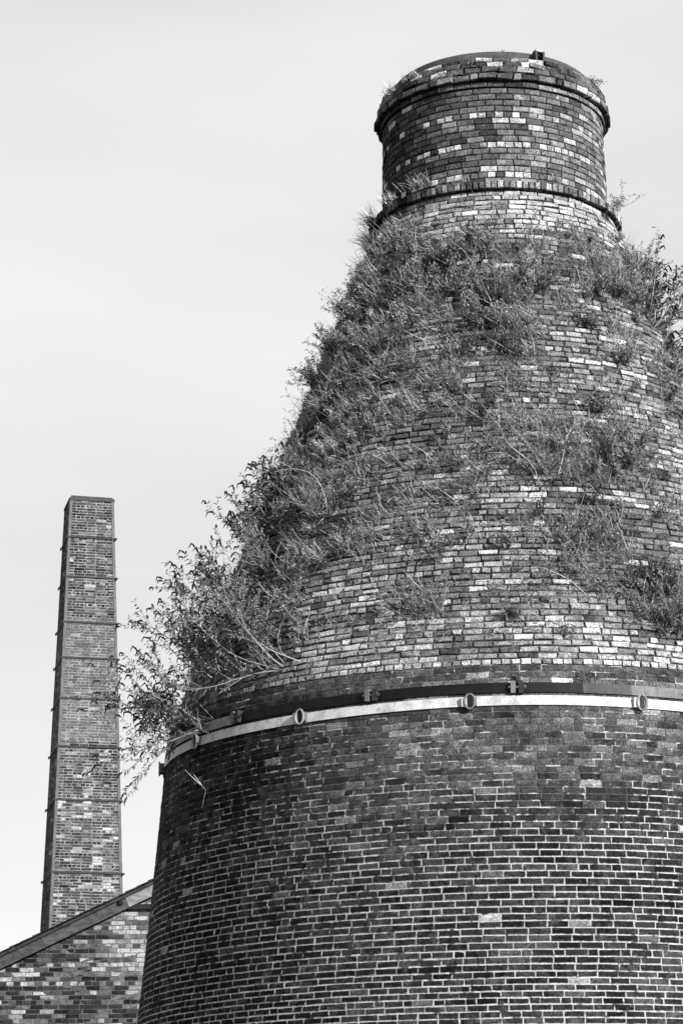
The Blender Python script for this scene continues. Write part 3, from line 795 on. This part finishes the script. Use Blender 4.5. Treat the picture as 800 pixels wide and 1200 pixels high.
CATS = {'lowbush': 'shrub', 'bush': 'shrub', 'leafy': 'plant', 'twig': 'weed', 'grass': 'grass', 'straw': 'stalk'}
for t, z, kd, sz, ln, lab in PLANTS:
    o_ = None
    if z > 14.7 and z < 14.9: o_ = .12
    if 16.3 < z: o_ = .04 if z < 16.4 else .02
    make_plant(NAMES[kd], t, z, kd, sz, lab, CATS[kd], ln, None, o_, G)
make_plant('dry_stalk', -.941, 7.09, 'straw', 1., 'bleached forked straw hanging on the dark drum below the hoops', 'stalk', out=.0)
make_plant('grass_tuft', .088, 16.6, 'grass', .05, 'tiny tuft on the very top of the kiln rim', 'grass', out=-.05, group=G)

# the uncountable low growth: moss, blades and seedlings
Rg = np.random.default_rng(5)
bt, bz = [], []
cand = 60000
t_ = Rg.uniform(-1.9, 1.9, cand); z_ = Rg.uniform(8.45, 14.5, cand)
keep = Rg.random(cand) < dens(t_, z_) * RAD(z_) / 4. * (np.array([.45 + 1.8 * n3(a * 5, b * 2.2, 1.) for a, b in zip(t_, z_)]).clip(.05, 1))
t_, z_ = t_[keep], z_[keep]
print('tufts', len(t_))
def blades(t_, z_, per, ln, wd, tone, ts, name, spread, upb, label, cat, stalks=False):
    n = len(t_) * per
    t, z = np.repeat(t_, per), np.repeat(z_, per)
    N_, T_ = dirv(t), tanv(t); Z_ = np.array([0, 0, 1.])
    b = KC + N_ * (RAD(z) - .005)[:, None] + Z_ * z[:, None] + T_ * Rg.normal(0, spread, n)[:, None] + Z_ * Rg.normal(0, spread * .5, n)[:, None]
    lean_ = np.repeat(Rg.normal(-.15, .45, len(t_)), per)
    d = N_ * Rg.uniform(.2, 1., n)[:, None] + T_ * (lean_ + Rg.normal(0, .45, n))[:, None] + Z_ * (upb + Rg.normal(0, .5, n))[:, None]
    d /= np.linalg.norm(d, axis=1)[:, None]
    l = np.minimum(np.repeat(ln * np.exp(Rg.normal(0, .35, len(t_))), per) * Rg.uniform(.3, 1.2, n), ln * 1.35)
    sd = np.cross(d, Rg.normal(0, 1, (n, 3))); sd /= np.linalg.norm(sd, axis=1)[:, None]
    w = wd * Rg.uniform(.6, 1.3, n)
    mid = b + d * (l * .5)[:, None]; tip = b + d * l[:, None] - Z_ * (l * Rg.uniform(-.1, .3, n))[:, None]
    tn = np.repeat(tone * np.exp(Rg.normal(0, ts, len(t_))), per) * np.exp(Rg.normal(0, .3, n))
    V = np.stack([b, mid + sd * (w / 2)[:, None], tip, mid - sd * (w / 2)[:, None]], 1).reshape(-1, 3)
    k_ = np.arange(n)[:, None] * 4
    m = MB(); m.add(V, np.concatenate([k_ + np.array([[0, 1, 2]]), k_ + np.array([[0, 2, 3]])]), np.repeat(tn.clip(.01, .36), 4))
    if stalks:                                          # long thin bleached stalks among the blades, bent once
        ns_ = len(t_) * 3; ts_, zs_ = np.repeat(t_, 3), np.repeat(z_, 3); N2, T2 = dirv(ts_), tanv(ts_)
        b0 = KC + N2 * (RAD(zs_) - .01)[:, None] + Z_ * zs_[:, None] + T2 * Rg.normal(0, .05, ns_)[:, None]
        d0_ = N2 * Rg.uniform(.15, .7, ns_)[:, None] + T2 * Rg.normal(-.25, .5, ns_)[:, None] + Z_ * Rg.uniform(.4, 1.1, ns_)[:, None]
        d1_ = d0_ + Rg.normal(0, .3, (ns_, 3)); ll = (.14 * np.exp(Rg.normal(0, .45, ns_))).clip(.05, .34)[:, None]
        b1 = b0 + d0_ * ll * .55; b2 = b1 + d1_ * ll * .45
        sd2 = np.cross(d0_, Rg.normal(0, 1, (ns_, 3))); sd2 /= np.linalg.norm(sd2, axis=1)[:, None]; sd2 *= .0028
        V2 = np.stack([b0 - sd2, b0 + sd2, b1 + sd2, b1 - sd2, b2], 1).reshape(-1, 3); k2 = np.arange(ns_)[:, None] * 5
        m.add(V2, k2 + np.array([[0, 1, 2, 3]]), np.repeat((.36 * np.exp(Rg.normal(0, .4, ns_))).clip(.05, .6), 5)); m.more(k2 + np.array([[3, 2, 4]]))
    o = m.build(name, M['leaf'], None, loc=KC, kind='stuff')
    return tag(o, label, cat)
half = Rg.random(len(t_)) < .5
blades(t_[half], z_[half], 14, .085, .0034, .27, .6, 'dry_grass', .05, .35, 'bleached dry grass blades growing thickly from the joints of the cone', 'dry grass', True)
blades(t_[~half], z_[~half], 26, .034, .014, .13, .9, 'low_weeds', .05, .25, 'low leafy weeds and moss matting the bricks of the cone', 'weeds')
# thicker leafy clumps standing off the wall, with shade between them
nc = 3600
tc_ = Rg.uniform(-1.7, 1.7, nc); zc_ = Rg.uniform(8.6, 14.3, nc)
kp = Rg.random(nc) < np.where((tc_ < -.5) & (zc_ < 12.8), .5, 1.) * (dens(tc_, zc_) ** 1.6) * RAD(zc_) / 4. * (np.array([.2 + 2.6 * n3(a * 4, b * 1.8, 4.) for a, b in zip(tc_, zc_)]).clip(0, 1))
tc_, zc_ = tc_[kp], zc_[kp]; per = 95; nq = len(tc_) * per
print('clumps', len(tc_))
cen = KC + dirv(tc_) * (RAD(zc_) + .02)[:, None] + np.outer(zc_, [0, 0, 1.])
axs = dirv(tc_) * Rg.uniform(.4, 1., len(tc_))[:, None] + tanv(tc_) * Rg.normal(-.15, .4, len(tc_))[:, None] + np.outer(Rg.uniform(.3, 1.1, len(tc_)), [0, 0, 1.])
axs /= np.linalg.norm(axs, axis=1)[:, None]; sz_ = (.125 * np.exp(Rg.normal(0, .4, len(tc_)))).clip(.05, .2); sz_[zc_ > 13.9] *= .5
u_ = Rg.random(nq) ** .7; sz_r = np.repeat(sz_, per)[:, None]
pp = np.repeat(cen, per, 0) + np.repeat(axs, per, 0) * sz_r * 1.5 * u_[:, None] + Rg.normal(0, .24, (nq, 3)).clip(-.45, .45) * sz_r * (.35 + u_[:, None])
dd = np.repeat(axs, per, 0) + Rg.normal(0, .8, (nq, 3)); dd /= np.linalg.norm(dd, axis=1)[:, None]
L_ = Leaves(); L_.p = list(pp); L_.d = list(dd); L_.l = list(Rg.uniform(.025, .055, nq)); L_.w = list(Rg.uniform(.010, .020, nq))
L_.t = list((np.repeat(np.where(Rg.random(len(tc_)) < .48, .045, .34) * np.exp(Rg.normal(0, .35, len(tc_))), per) * np.exp(Rg.normal(0, .45, nq))).clip(.015, .5))
for a_, b_, c_ in zip(cen, axs, sz_):                     # the stalks that carry them
    for _ in range(5):
        q_ = b_ + Rg.normal(0, .28, 3); L_.put(a_ - b_ * .02, q_, c_ * Rg.uniform(1.0, 2.0), .005, .16)
o = L_.mesh(Rg).build('leafy_growth', M['leaf'], None, loc=KC, kind='stuff')
tag(o, 'clumpy small leaved growth standing off the upper cone in a band', 'weeds')
print('objects', len(bpy.data.objects))
